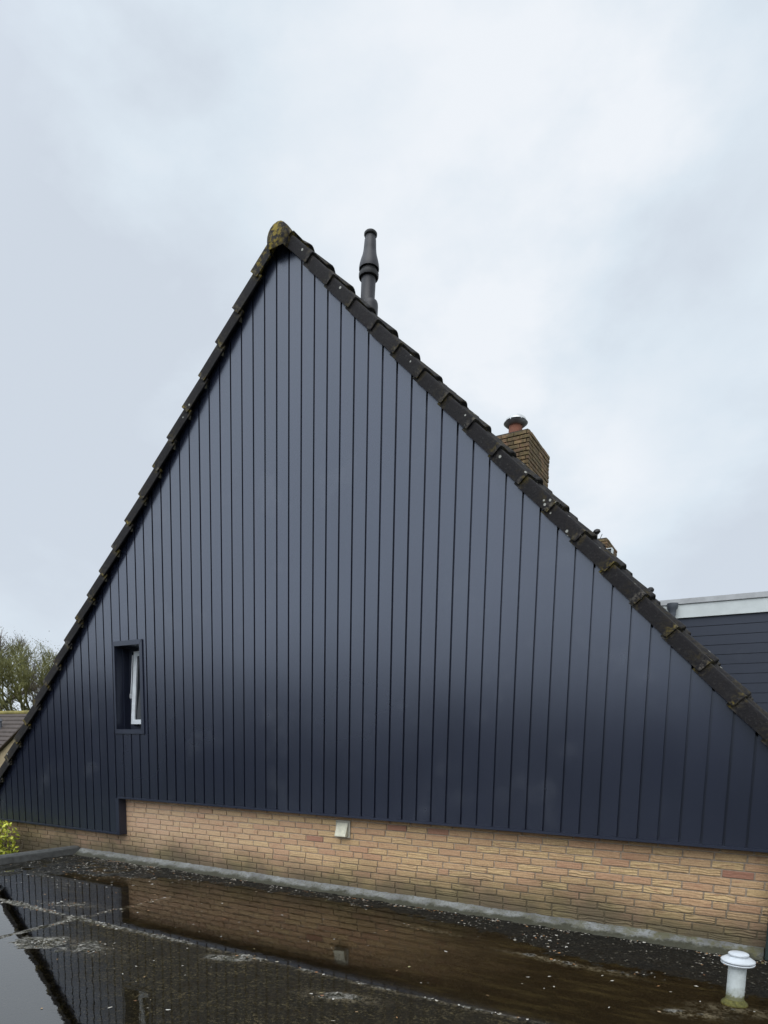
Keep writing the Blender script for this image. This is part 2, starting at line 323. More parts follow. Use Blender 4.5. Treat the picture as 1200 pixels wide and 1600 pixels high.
nzf = W_('ShaderNodeTexNoise'); nzf.inputs['Scale'].default_value = 22; nzf.inputs['Detail'].default_value = 7; nzf.inputs['Roughness'].default_value = 0.75; nt.links.new(tcn.outputs['Object'], nzf.inputs[0])
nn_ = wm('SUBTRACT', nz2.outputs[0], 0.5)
# murky scum at south and right; mirrored boards painted dimmer beyond the mirrored sky
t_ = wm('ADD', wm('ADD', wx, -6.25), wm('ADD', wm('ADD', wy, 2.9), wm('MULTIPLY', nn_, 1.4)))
gg = wm('ADD', wm('ADD', wm('MULTIPLY', wx, 0.455), wm('MULTIPLY', wy, 0.89)), wm('ADD', 0.12, wm('MULTIPLY', nn_, 0.5)))  # runs along the edge between mirrored sky and mirrored boards
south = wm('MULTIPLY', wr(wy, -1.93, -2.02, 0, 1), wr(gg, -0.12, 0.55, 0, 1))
refl_dim = wm('MULTIPLY', wr(gg, -0.1, 0.5, 0, 1), wr(wm('ADD', wy, wm('MULTIPLY', nn_, 0.1)), -2.0, -1.9, 0.0, 0.42))  # painted dimming of the boards' reflection, sky reflection left bright
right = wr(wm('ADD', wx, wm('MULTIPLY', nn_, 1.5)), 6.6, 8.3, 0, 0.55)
scum_refl_dim = wm('MAXIMUM', wm('MULTIPLY', south, 0.76), wm('ADD', refl_dim, wm('MULTIPLY', right, wr(wy, -2.0, -1.9, 0.6, 1.0))))
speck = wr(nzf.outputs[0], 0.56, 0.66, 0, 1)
scum_refl_dim = wm('ADD', scum_refl_dim, wm('MULTIPLY', speck, wm('MULTIPLY', wm('ADD', south, 0.15), 0.3)))
keep_ = wm('MAXIMUM', wm('SUBTRACT', 1.0, scum_refl_dim), 0.0)
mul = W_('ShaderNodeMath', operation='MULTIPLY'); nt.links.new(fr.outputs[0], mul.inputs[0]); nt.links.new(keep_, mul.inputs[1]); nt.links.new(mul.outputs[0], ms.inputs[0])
nt.links.new(wr(wx, 6.3, 8.6, 0.02, 0.13), gl.inputs['Roughness'])
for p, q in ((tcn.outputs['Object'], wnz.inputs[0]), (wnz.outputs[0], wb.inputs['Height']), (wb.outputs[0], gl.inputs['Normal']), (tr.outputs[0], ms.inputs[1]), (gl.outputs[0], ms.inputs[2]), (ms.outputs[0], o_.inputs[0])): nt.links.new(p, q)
def leaf_mat(name, stops, rough=0.6):
    m = Mat(name, stops[0][1], rough); m.color(m.ramp(m.rand(), stops)); return m.m
M_DEBRIS = leaf_mat('leaf_scraps', [(0, (0.45, 0.42, 0.36)), (0.5, (0.60, 0.58, 0.53)), (0.7, (0.30, 0.26, 0.18)), (0.86, (0.42, 0.21, 0.08)), (0.95, (0.28, 0.13, 0.07)), (1, (0.35, 0.34, 0.16))])
M_MUDBITS = leaf_mat('dark_muck', [(0, (0.006, 0.006, 0.004)), (0.5, (0.022, 0.020, 0.014)), (0.8, (0.06, 0.055, 0.04)), (1, (0.15, 0.14, 0.11))])
M_HEDGE = leaf_mat('yellow_green_leaf', [(0, (0.14, 0.19, 0.025)), (0.3, (0.42, 0.46, 0.05)), (0.7, (0.62, 0.62, 0.08)), (1, (0.24, 0.32, 0.04))], 0.45)
M_TWIG = simple('olive_twig', (0.150, 0.150, 0.052), 0.9, var=0.3, scale=0.6, bump=0)
M_TWIG2 = simple('grey_brown_twig', (0.11, 0.09, 0.07), 0.9, var=0.3, scale=0.6, bump=0)
M_BARK = simple('mossy_bark', (0.055, 0.058, 0.025), 0.95, var=0.35, scale=3, bump=0)
M_IVY = leaf_mat('ivy_leaf', [(0, (0.045, 0.055, 0.018)), (0.5, (0.09, 0.095, 0.03)), (1, (0.13, 0.125, 0.045))])
M_FARROOF = simple('brown_roof_tile', (0.062, 0.047, 0.040), 0.8, var=0.3, scale=4)
M_BEIGE = simple('beige_render', (0.34, 0.27, 0.17), 0.9, var=0.18, scale=2.5)
M_MOSSRIDGE = simple('mossy_ridge', (0.20, 0.17, 0.05), 0.9, var=0.4, scale=4)
M_GRASS = simple('lawn_ground', (0.06, 0.075, 0.03), 0.95, var=0.4, scale=0.4)
M_WOOD = simple('dark_winter_wood', (0.045, 0.042, 0.025), 0.95, var=0.4, scale=0.5)
# ------------------------------------------------------------------ ground
g = MB(); g.quad((-900, -900, -3.2), (900, -900, -3.2), (900, 900, -3.2), (-900, 900, -3.2)); tag(g.build('ground', M_GRASS), kind='structure')
# ------------------------------------------------------------------ house
TL, TR = 1.049, 1.0726
def zl(x): return 0.298 + TL*x          # outer line of the left verge
def zr(x): return 11.028 - TR*x         # outer line of the right verge
AX = (11.028-0.298)/(TL+TR); AZ = zl(AX)
SR = math.sqrt(1+TR*TR); SL = math.sqrt(1+TL*TL)
def ztop(x): return min(zl(x)-0.075*SL, zr(x)-0.075*SR)
house = empty('gable_house', (5.0, 0.1, -3.2))
tag(house, 'steep gabled house end clad in dark navy vertical boards above buff brick', 'house')
def H(o): keep_world(o, house); return o
# brick wall
RY = 0.10
wb_ = MB(); z0 = -0.03+0.03125; courses = 18; prev_ph = []
for k in range(courses):
    zt = z0 - k*0.0625 - 0.0055; zb = zt - 0.0515
    phase = random.uniform(0.035, 0.185)
    if k:
        while min(abs(phase-pp_) for pp_ in prev_ph[-2:]) < 0.035: phase = random.uniform(0.03, 0.19)
    prev_ph.append(phase); x = -0.62 + phase
    wb_.box(-0.62, x-0.011, RY, 0.15, zb, zt)
    while x < 10.7:
        ln = 0.209 if random.random() > 0.02 else 0.0985
        xe = min(x+ln, 10.75)
        if not (5.605 < x+0.1 < 5.825 and False):
            dy = random.uniform(-0.0022, 0.0022); jz = random.uniform(-0.0012, 0.0012)
            wb_.box(x+random.uniform(0, .002), xe, RY+dy, 0.15, zb+jz, zt+jz)
        x = xe + 0.011
brick = H(wb_.build('brick_wall', M_BRICK, bevel=0.0022, seg=1))
mo = MB(); mo.box(-0.62, 10.75, RY+0.0090, 0.60, -3.2, 0.0); mo.box(-0.10, 9.9, 0.60, 8.1, -3.2, 0.02); mortar = mo.build('mortar', M_MORTAR); mortar.parent = brick
mortar.matrix_parent_inverse = brick.matrix_world.inverted()
# gable body behind the cladding
gb = MB(); XL, XR = -0.55, 10.70
XLb, XRb = (0.03+0.36-0.298)/TL, (11.028-0.39)/TR
gb.prism([(XLb, 0.30, 0.03), (XRb, 0.30, 0.03), (AX, 0.30, AZ-0.36)], (0, 7.8, 0))
H(gb.build('gable_body', M_MORTAR))
# cladding boards
PW = 0.15; GW = 0.018; GD = 0.020
WX0, WX1, WZ0, WZ1 = 2.46, 2.90, 0.835, 1.825
STEPX = 2.45
cl = MB()
def zbot(x): return -0.452 if x < STEPX else 0.004
def strip(x0, x1, y0, y1):
    cuts = sorted({x0, x1, *[c for c in (STEPX, WX0, WX1, AX) if x0 < c < x1]})
    for a, b in zip(cuts[:-1], cuts[1:]):
        mid = (a+b)/2; ya = y0+(y1-y0)*(a-x0)/(x1-x0); yb = y0+(y1-y0)*(b-x0)/(x1-x0); zb = zbot(mid)
        segs = [(zb, zb, ztop(a), ztop(b))]
        if WX0 < mid < WX1: segs = [(zb, zb, WZ0, WZ0), (WZ1, WZ1, ztop(a), ztop(b))]
        for s0, s1, t0, t1 in segs:
            if t0 < s0+.01 and t1 < s1+.01: continue
            cl.quad((a, ya, s0), (b, yb, s1), (b, yb, max(t1, s1)), (a, ya, max(t0, s0)))
def side(x, y0, y1):
    zb = zbot(x); zt = ztop(x)
    for a, b in ([(zb, WZ0), (WZ1, zt)] if WX0 < x < WX1 else [(zb, zt)]):
        if b > a: cl.quad((x, y0, a), (x, y1, a), (x, y1, b), (x, y0, b))
i0, i1 = -4, 72
for i in range(i0, i1):
    X = i*PW
    if X+PW > 10.7 or ztop(X+PW) < -0.3 and X > AX: break
    if zl(X+GW)-0.1 < zbot(X) : continue
    ya = random.uniform(-0.0012, 0.0012); yb = ya + random.uniform(-0.0022, 0.0022)
    cl_start = X+GW
    strip(X, X+GW, GD, GD); strip(X+GW, X+PW, ya, yb)
    side(X, yb, GD); side(X+GW, ya, GD)
clad = H(cl.build('cladding', M_CLAD))
# cladding trims
tr_ = MB()
tr_.box(STEPX-0.02, 10.7, -0.014, 0.012, -0.018, 0.003)       # upper bottom rail
tr_.box(STEPX, 10.7, 0.013, RY-0.002, -0.012, 0.000)
H(tr_.build('bottom_trim', M_TRIM, bevel=0.002))
tr_ = MB(); tr_.box(-0.6, STEPX, -0.014, 0.012, -0.474, -0.453); tr_.box(-0.6, STEPX-0.003, 0.013, RY-0.002, -0.468, -0.456)
H(tr_.build('bottom_trim', M_TRIM, bevel=0.002))
tr_ = MB(); tr_.box(STEPX-0.055, STEPX+0.003, -0.0125, -0.002, -0.452, -0.019); tr_.box(STEPX-0.009, STEPX+0.003, -0.0015, RY-0.003, -0.474, -0.019)
H(tr_.build('corner_trim', M_TRIM, bevel=0.001))
# window
wf = MB(); d1 = 0.26
wf.quad((WX0, 0, WZ0), (WX0, 0, WZ1), (WX0, d1, WZ1), (WX0, d1, WZ0)); wf.quad((WX1, 0, WZ0), (WX1, d1, WZ0), (WX1, d1, WZ1), (WX1, 0, WZ1))
wf.quad((WX0, 0, WZ1), (WX1, 0, WZ1), (WX1, d1, WZ1), (WX0, d1, WZ1)); wf.quad((WX0, 0, WZ0), (WX0, d1, WZ0), (WX1, d1, WZ0), (WX1, 0, WZ0))
wf.box(WX0-0.001, WX0+0.012, 0.10, d1, WZ0, WZ1)
win = H(wf.build('window', M_TRIM))
def W(o): o.parent = win; o.matrix_parent_inverse = win.matrix_world.inverted(); return o
bpy.context.view_layer.update()
t = MB(); ox0, ox1, oz0, oz1 = 2.415, 2.952, 0.780, 1.882
def ring(mb, i, o, y0, y1):     # mitred trim frame
    I = [(i[0], i[2]), (i[1], i[2]), (i[1], i[3]), (i[0], i[3])]; O = [(o[0], o[2]), (o[1], o[2]), (o[1], o[3]), (o[0], o[3])]
    for k in range(4):
        j = (k+1) % 4; mb.prism([(I[k][0], y0, I[k][1]), (I[j][0], y0, I[j][1]), (O[j][0], y0, O[j][1]), (O[k][0], y0, O[k][1])], (0, y1-y0, 0))
ring(t, (WX0, WX1, WZ0, WZ1), (ox0+0.01, ox1, oz0, oz1), -0.014, -0.002)
W(t.build('window_trim', M_TRIM, bevel=0.002))
t = MB(); ring(t, (2.53, 2.84, 0.885, 1.78), (WX0, WX1, WZ0, WZ1), 0.19, d1); W(t.build('fixed_frame', M_BOARD))
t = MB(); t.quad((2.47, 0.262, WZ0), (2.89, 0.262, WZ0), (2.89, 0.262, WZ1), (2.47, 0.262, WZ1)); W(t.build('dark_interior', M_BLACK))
# tilted white sash
def tilt(y, z): fz = (z-0.90)/0.88; return y - 0.068*(1-fz)
t = MB(); sx0, sx1, sz0, sz1 = 2.570, 2.862, 0.902, 1.785
for (a, b, c_, d_) in ((sx0, sx0+0.062, sz0, sz1), (sx1-0.06, sx1, sz0, sz1), (sx0+0.062, sx1-0.06, sz0, sz0+0.055), (sx0+0.062, sx1-0.06, sz1-0.06, sz1)):
    t.prism([(a, tilt(0.18, c_), c_), (b, tilt(0.18, c_), c_), (b, tilt(0.18, d_), d_), (a, tilt(0.18, d_), d_)], (0, 0.045, 0))
sash = W(t.build('sash', M_WHITE))
t = MB(); t.quad((sx0+0.06, tilt(0.2, sz0), sz0+0.05), (sx1-0.06, tilt(0.2, sz0), sz0+0.05), (sx1-0.06, tilt(0.2, sz1), sz1-0.05), (sx0+0.06, tilt(0.2, sz1), sz1-0.05))
W(t.build('pane', M_GLASS))
t = MB(); t.tube((2.545, 0.185, 1.74), (2.556, 0.135, 1.26), 0.006, 0.006, 6, True); t.box(2.548, 2.566, 0.12, 0.14, 1.215, 1.27); W(t.build('stay_arm', M_STEEL))
# wall vent
t = MB(); vx0, vx1, vz0, vz1 = 5.655, 5.825, -0.235, -0.062
ring(t, (vx0+0.014, vx1-0.014, vz0+0.014, vz1-0.014), (vx0, vx1, vz0, vz1), RY-0.022, RY-0.003); t.box(vx0+0.01, vx1-0.01, RY-0.012, RY-0.003, vz0+0.01, vz1-0.01)
vent = H(t.build('vent_hood', M_CREAMD, bevel=0.002))
t = MB(); hx0, hx1 = vx0+0.018, vx1-0.022
P = [(RY-0.02, vz1-0.020), (RY-0.072, vz0+0.022), (RY-0.072, vz0+0.014), (RY-0.02, vz0+0.014)]
t.prism([(hx0, y, z) for y, z in P], (hx1-hx0, 0, 0)); o = t.build('vent_flap', M_CREAM, bevel=0.002); o.parent = vent; o.matrix_parent_inverse = vent.matrix_world.inverted()
# green post at the right end of the brick
t = MB(); t.box(9.485, 9.62, -0.03, RY-0.004, -0.80, -0.022); H(t.build('green_post', M_GREEN, bevel=0.004))
# ------------------------------------------------------------------ roof tiles
PITCHT = 0.3475
def frame(sidev):   # returns function (s, n, y) -> world; s downslope from apex along outer line
    if sidev > 0: d = Vector((1/SR, 0, -TR/SR)); nn = Vector((TR/SR, 0, 1/SR))
    else: d = Vector((-1/SL, 0, -TL/SL)); nn = Vector((-TL/SL, 0, 1/SL))
    o = Vector((AX, 0, AZ))
    return lambda s, n, y: tuple(o + d*s + nn*n + Vector((0, y, 0)))
def set_attr(me, name, vals):
    a = me.attributes.new(name, 'FLOAT', 'POINT'); a.data.foreach_set('value', list(map(float, vals)))
def roof_field(name, sidev, y0, y1, s0, s1, parent, phase=0.0, wave=0.30, amp=0.052, base=-0.05, mat=None, res=10):
    fr_ = frame(sidev); nk = int(s1/PITCHT)+1; ys = np.linspace(y0, y1, int((y1-y0)/wave*res)+1)
    V = []; Fc = []
    ph = ((ys-y0)/wave+phase) % 1.0
    prof = amp*np.clip(np.cos((ph-0.30)*2*math.pi*0.9)*0.62+0.38, 0, 1)
    for k in range(nk):
        se = min(phase_s + (k+1)*PITCHT, s1); sb = max(phase_s + k*PITCHT - 0.03, 0.02)
        if se <= sb: continue
        jit = {}
        rows = [(sb, base-0.012), (se-0.008, base+0.026), (se, base+0.020), (se-0.002, base-0.010)]
        n0 = len(V); m = len(ys)
        for (s, off) in rows:
            for j, y in enumerate(ys):
                c = int((y-y0)/wave+phase)
                dj = ((c*7919+k*104729) % 97)/97-0.5
                V.append(fr_(s + dj*0.010, off+prof[j]+dj*0.006, y))
        for q in range(3):
            for j in range(m-1):
                a = n0+q*m+j; Fc.append((a, a+1, a+m+1, a+m))
    o = mesh_obj(name, V, Fc, mat or M_TILE, None)
    return o
phase_s = 0.0
# first junction on the right: along the lower line at x=5.344 -> s
S_R0 = (5.344-AX)*SR + 0.145*TR   # s of that junction (lower edge is offset along normal)
S_R0 = ((5.344-AX) + 0.145*TR/SR)*SR
S_L0 = (AX-4.46)*SL
phase_s = S_R0 - PITCHT*2
roof_r = H(roof_field('roof_tiles', 1, 0.13, 8.15, 0.10, 8.35, house, base=-0.062)); phase_s = S_L0 - PITCHT*3
roof_l = H(roof_field('roof_tiles', -1, 0.13, 8.15, 0.10, 8.05, house, 0.4))
rb = MB()
for sv, ln in ((1, 8.3), (-1, 8.0)):
    fr_ = frame(sv); rb.prism([fr_(0.05, -0.05, 0.02), fr_(ln, -0.05, 0.02), fr_(ln, -0.16, 0.02), fr_(0.18, -0.16, 0.02)], (0, 8.1, 0))
H(rb.build('roof_deck', M_BLACK))
def verge_tile(sidev, k, se, bottom=-0.145, dn=-0.036):
    fr_ = frame(sidev); s1 = se; s0 = max(se-0.392, 0.03); LEN = s1-s0
    tw = random.uniform(-0.004, 0.004); j = random.uniform(-0.004, 0.004)
    def P(sq, n, y):                                 # taper: lower end stands out
        t_ = (sq-s0)/LEN; return fr_(sq+j, n + dn + (-0.016 + 0.022*t_) + tw*t_, y - (0.022*t_) )
    V = []; Fc = []
    T = 0.020; Y0 = -0.055; Y1 = 0.20
    ss = [s0, s0+0.25*LEN, s0+0.5*LEN, s1-0.06, s1-0.018, s1]
    # cross section (y, n) closed loop; the flap is cut back a little towards the lower end
    loops = []
    for i, sq in enumerate(ss):
        cut = 0.0
        if i >= 4: cut = 0.002 if i == 4 else 0.007
        b = bottom + cut + random.uniform(-0.001, 0.001)
        lp = [(Y0, b-dn), (Y0, -0.022), (Y0+0.004, -0.009), (Y0+0.010, -0.003), (Y0+0.022, 0.0), (Y0+0.06, 0.004), (Y1, 0.012), (Y1, -0.012), (Y0+T+0.01, -T-0.004), (Y0+T, -T-0.02), (Y0+T, b-dn)]
        loops.append([P(sq, n, y) for y, n in lp])
    m = len(loops[0])
    for lp in loops: V += lp
    for i in range(len(ss)-1):
        for q in range(m):
            q2 = (q+1) % m; Fc.append((i*m+q, (i+1)*m+q, (i+1)*m+q2, i*m+q2))
    Fc.append(tuple(range(m))); Fc.append(tuple(range(len(V)-1, len(V)-m-1, -1)))
    o = mesh_obj('verge_tile', V, Fc, M_TILE)
    bm = bmesh.new(); bm.from_mesh(o.data); bmesh.ops.recalc_face_normals(bm, faces=bm.faces)
    for fc in bm.faces: fc.smooth = True
    for ed in bm.edges:
        if len(ed.link_faces) == 2 and ed.calc_face_angle(0) > 0.6: ed.smooth = False
    bm.to_mesh(o.data); bm.free()
    edge = []; spots = []; yel = []; ek = random.uniform(0.2, 0.6) if k < 8 else random.uniform(0.4, 0.95)
    for i, sq in enumerate(ss):
        for q in range(m):
            ed = (1.0 if (i >= 4) else 0.15 if i == 3 else 0.0) * random.uniform(0.4, 1.0)
            if i == 0: ed = 0.8
            edge.append(ed*(ek if sidev > 0 else 0.9))
            spots.append({8: .10, 9: .14, 10: .40, 11: .62, 12: .5, 13: .30, 14: .12}.get(k, 0.05) if sidev > 0 else 0.03)
            yel.append(0.55 if k <= 0 else 0.0)
    set_attr(o.data, 'edge', edge); set_attr(o.data, 'spots', spots); set_attr(o.data, 'yellow', yel)
    return o
roof_children = []
for k in range(0, 21):
    se = S_R0 + (k-1)*PITCHT + 0.012
    if se < 0.15: continue
    if se > 8.4: break
    o = verge_tile(1, k, se); o.parent = roof_r; o['group'] = 'verge tiles down the roof edges'
for k in range(0, 24):
    se = S_L0 + (k-1)*PITCHT + 0.012
    if se < 0.15: continue
    if se > 8.1: break
    o = verge_tile(-1, k, se, -0.118, 0.0); o.parent = roof_l; o['group'] = 'verge tiles down the roof edges'
# roof tile fields need the attributes too
for o in (roof_r, roof_l):
    n = len(o.data.vertices)
    set_attr(o.data, 'edge', [0.12]*n); set_attr(o.data, 'spots', [0.05]*n); set_attr(o.data, 'yellow', [0.0]*n)
# grey mortar bedding under the left verge tiles' lower ends
fr_ = frame(-1); M_BED = simple('pale_mortar_bedding', (0.27, 0.25, 0.20), 0.9, var=0.4, scale=30)
for k in range(1, 24):
    se = S_L0 + (k-1)*PITCHT + 0.012
    if se > 8.0: break
    t = MB(); t.prism([fr_(se+0.004, -0.022, -0.048), fr_(se+0.045, -0.030, -0.048), fr_(se+0.050, -0.115, -0.048), fr_(se+0.012, -0.095, -0.048)], (0, 0.10, 0))
    o = t.build('mortar_bedding', M_BED, bevel=0.006); o.parent = roof_l; o['group'] = 'pale mortar bedding between the left verge tiles'
# ridge tiles
def ridge_tile(ya, yb, parent, first=False):
    V = []; Fc = []; K = 14; zc = AZ-0.215
    rings_ = []
    for y, rad in ((ya, 0.132), (ya+0.05, 0.137), (yb-0.05, 0.126), (yb, 0.124)):
        rg = []
        for i in range(K+1):
            a = -0.75 + (math.pi+1.5)*i/K; rg.append((AX-0.02+rad*0.95*math.cos(a), y, zc+rad*1.08*math.sin(a)))
        rings_.append(rg)
    for rg in rings_: V += rg
    for q in range(3):
        for i in range(K): a = q*(K+1)+i; Fc.append((a, a+1, a+K+2, a+K+1))
    if first:
        n = len(V)
        for i in range(K+1):
            a = -0.75 + (math.pi+1.5)*i/K; V.append((AX-0.02+0.112*math.cos(a), ya-0.018, zc+0.122*math.sin(a)))
        for i in range(K): Fc.append((i, n+i, n+i+1, i+1))
        V.append((AX-0.02, ya-0.024, zc+0.01)); c_ = len(V)-1
        for i in range(K): Fc.append((n+i, c_, n+i+1))
        Fc.append((n, n+K, c_))
    o = mesh_obj('ridge_tile', V, Fc, M_TILE, parent, smooth=True); n = len(V)
    set_attr(o.data, 'edge', [0.25]*n); set_attr(o.data, 'spots', [0.05]*n); set_attr(o.data, 'yellow', [0.8 if first and v[1] < ya+0.01 and v[0] < AX+0.03 else 0.3*first for v in V])
    return o
yy = -0.085
for k in range(19):
    ridge_tile(yy, yy+0.46, roof_r, k == 0)['group'] = 'ridge tiles'; yy += 0.43
# ------------------------------------------------------------------ flue
FX, FY, FZ = 5.375, 0.95, -0.04
fl = MB(); fl.lathe([(0.102, 4.95), (0.102, 5.28), (0.098, 5.31), (0.090, 5.325)], (FX+0.035, FY, FZ)); flue = H(fl.build('flue', M_FLUE, smooth=0.7))
def FP(o): o.parent = flue; o.matrix_parent_inverse = flue.matrix_world.inverted(); return o
t = MB(); t.lathe([(0.086, 5.30), (0.088, 5.335), (0.086, 5.34), (0.088, 5.565)], (FX, FY, FZ)); FP(t.build('flue_pipe', M_FLUE, smooth=0.7))
t = MB(); t.lathe([(0.088, 5.553), (0.116, 5.560), (0.121, 5.575), (0.121, 5.597), (0.105, 5.600)], (FX, FY, FZ)); t.lathe([(0.098, 5.60), (0.098, 5.66)], (FX, FY, FZ)); FP(t.build('intake_grille', M_BLACK, smooth=0.7))
t = MB(); t.lathe([(0.110, 5.640), (0.121, 5.638), (0.122, 5.655), (0.116, 5.69), (0.104, 5.73), (0.090, 5.765), (0.084, 5.785), (0.083, 5.787), (0.076, 5.83), (0.070, 5.915), (0.064, 5.925), (0.062, 5.955)], (FX, FY, FZ)); FP(t.build('terminal_cone', M_FLUE, smooth=0.5))
t = MB(); t.lathe([(0.062, 5.948), (0.074, 5.953), (0.079, 5.962), (0.079, 5.975), (0.070, 5.984)], (FX, FY, FZ)); FP(t.build('terminal_cap', M_BLACK, smooth=0.7))
for fo in [flue] + list(flue.children):      # slim it down and give the flue its slight lean
    for v in fo.data.vertices:
        cx_ = FX + 0.018 + 0.040*(v.co.z-5.3); v.co.x = cx_ + (v.co.x-FX)*0.86; v.co.y = FY + (v.co.y-FY)*0.86
# ------------------------------------------------------------------ chimneys
def chimney(x0, x1, y0, y1, zb, zt, root_parent, pot=True):
    core = MB(); core.box(x0+0.018, x1-0.018, y0+0.018, y1-0.018, zb, zt-0.01)
    bk = MB(); nrow = int((zt-zb)/0.0625)
    for k in range(nrow):
        z1 = zt - k*0.0625 - 0.006; z0_ = z1-0.050; e = 0.0 if k > 0 else -0.004
        off = 0.105 if k % 2 else 0
        def run(a, b, fn):
            x = a; first = True
            while x < b-0.01:
                ln = 0.10 if (first and off) else 0.208; xe = min(x+ln, b); 
                if b-xe < 0.03: xe = b
                fn(x, xe-0.010 if xe < b else xe); x = xe; first = False
        j = lambda: random.uniform(-0.006, 0.004)
        run(x0, x1, lambda a, b: bk.box(a, b, y0+e+j(), y0+0.09, z0_, z1))
        run(y0+0.1, y1, lambda a, b: bk.box(x1-0.09, x1-e+j(), a, b, z0_, z1))
        run(y0+0.1, y1, lambda a, b: bk.box(x0+j(), x0+0.09, a, b, z0_, z1))
    c = bk.build('chimney', M_CHBRICK, bevel=0.003, seg=1); keep_world(c, root_parent)
    bpy.context.view_layer.update()
    def CP(o): o.parent = c; o.matrix_parent_inverse = c.matrix_world.inverted(); return o
    CP(core.build('mortar', M_CHMORTAR))
    t = MB(); t.box(x0+0.03, x1-0.03, y0+0.03, y1-0.03, zt-0.01, zt+0.03); CP(t.build('crown', M_CHMORTAR, bevel=0.01))
    return c, CP
ch, CP = chimney(5.125, 5.790, 5.10, 6.20, 4.30, 5.635, house)
PX, PY = 5.487, 5.30; DZ = -0.035
t = MB(); t.lathe([(0.125, 5.60), (0.118, 5.64), (0.110, 5.66), (0.108, 5.84), (0.118, 5.85), (0.118, 5.865)], (PX, PY, DZ)); CP(t.build('chimney_pot', M_TERRA, smooth=0.6))
t = MB(); t.lathe([(0.115, 5.845), (0.150, 5.855), (0.185, 5.885), (0.192, 5.892), (0.180, 5.893), (0.12, 5.87)], (PX, PY, DZ), 24); CP(t.build('cowl_tray', M_TRAY, smooth=0.5))
t = MB(); t.lathe([(0.105, 5.87), (0.105, 5.93)], (PX, PY, DZ)); t.lathe([(0.165, 5.905), (0.170, 5.912), (0.168, 5.915), (0.12, 5.917)], (PX, PY, DZ)); CP(t.build('cowl_mesh', M_BLACK))
for a in range(6):
    an = a*math.pi/3+0.35; t = MB(); t.tube((PX+0.165*math.cos(an), PY+0.165*math.sin(an), 5.887+DZ), (PX+0.155*math.cos(an), PY+0.155*math.sin(an), 5.925+DZ), 0.012, 0.012, 6)
    CP(t.build('cowl_leg', M_STEEL))
t = MB(); t.lathe([(0.150, 5.922), (0.168, 5.918), (0.166, 5.93), (0.158, 5.952), (0.135, 5.975), (0.09, 5.992), (0.03, 5.999)], (PX, PY, DZ)); CP(t.build('cowl_dome', M_DOME, smooth=0.9))
# lead flashing humps at the chimney foot
t = MB(); t.prism([(5.74, 5.0, 4.50), (6.02, 5.0, 4.50), (6.02, 5.0, 4.74), (5.95, 5.0, 4.83), (5.84, 5.0, 4.86), (5.74, 5.0, 4.82)], (0, 1.28, 0)); CP(t.build('chimney_flashing', M_LEAD, bevel=0.02))
# small roof vents
def small_vent(x, y, z, rad, tilt_):
    t = MB(); t.tube((x, y, z-0.55), (x, y, z-0.045), rad*0.8, rad, 16, True); o = H(t.build('roof_vent', M_BLACK, smooth=0.7))
    t = MB(); t.lathe([(rad*1.0, -0.06), (rad*1.75, -0.045), (rad*1.7, -0.02), (rad*0.9, 0.0)], (0, 0, 0), 20)
    c = t.build('vent_cowl', M_BLACK, smooth=0.7); c.parent = o; c.matrix_parent_inverse = o.matrix_world.inverted(); c.location = (x, y, z); c.rotation_euler = (0, tilt_, 0)
    return o
small_vent(7.90, 4.0, 2.815, 0.026, 0.10)
small_vent(7.15, 4.0, 3.635, 0.030, -0.35)
# ------------------------------------------------------------------ dormer
DY = 5.5
t = MB(); zc = 2.67; bh = 0.14; 
dm = MB()
for k in range(26):
    z1 = zc - k*bh; 
    dm.box(7.62, 12.6, DY, DY+0.02, z1-bh+0.006, z1)
dorm = H(dm.build('dormer_cladding', M_BOARD, bevel=0.0015, seg=1))
t = MB(); t.box(7.62, 12.58, DY+0.012, 8.1, -1.0, 2.67); H(t.build('dormer_body', M_BLACK))
t = MB(); t.box(7.50, 12.7, DY-0.035, DY-0.010, 2.668, 2.862); t.box(7.50, 12.7, DY-0.010, 8.15, 2.672, 2.86); H(t.build('fascia', M_FASCIA))
t = MB(); t.box(7.48, 12.72, DY-0.055, DY+0.10, 2.864, 2.942); H(t.build('roof_edge_trim', M_CAPMETAL, bevel=0.004))
t = MB(); t.tube((8.0, DY-0.12, 1.2), (8.0, DY-0.12, 2.80), 0.048, 0.048, 16, True); dp = H(t.build('downpipe', M_GREYPIPE, smooth=0.7))
t = MB(); t.lathe([(0.052, 2.70), (0.056, 2.77), (0.078, 2.80), (0.078, 2.868)], (8.0, DY-0.12, 0)); o = t.build('pipe_collar', M_GREYPIPE, smooth=0.7); o.parent = dp; o.matrix_parent_inverse = dp.matrix_world.inverted()
# ------------------------------------------------------------------ next house of the row
h2 = empty('terraced_house', (5.0, 8.3, -3.2)); tag(h2, 'neighbouring house behind, only its small brick chimney showing over the roof edge', 'house')
phase_s = 0.03
o = roof_field('roof_tiles', 1, 8.25, 16.3, 0.10, 8.35, h2, res=6, base=-0.06); keep_world(o, h2); n = len(o.data.vertices)
set_attr(o.data, 'edge', [0.1]*n); set_attr(o.data, 'spots', [0.05]*n); set_attr(o.data, 'yellow', [0.0]*n)
o = roof_field('roof_tiles', -1, 8.25, 16.3, 0.10, 8.05, h2, res=6, base=-0.06); keep_world(o, h2); n = len(o.data.vertices)
set_attr(o.data, 'edge', [0.1]*n); set_attr(o.data, 'spots', [0.05]*n); set_attr(o.data, 'yellow', [0.0]*n)
t = MB(); t.prism([(XLb, 8.3, -3.2), (XRb, 8.3, -3.2), (XRb, 8.3, 0.03), (AX, 8.3, AZ-0.36), (XLb, 8.3, 0.03)], (0, 7.9, 0)); o = t.build('wall', M_MORTAR); keep_world(o, h2)
c2, CP2 = chimney(5.20, 5.835, 10.7, 11.8, 4.3, 5.53, h2)
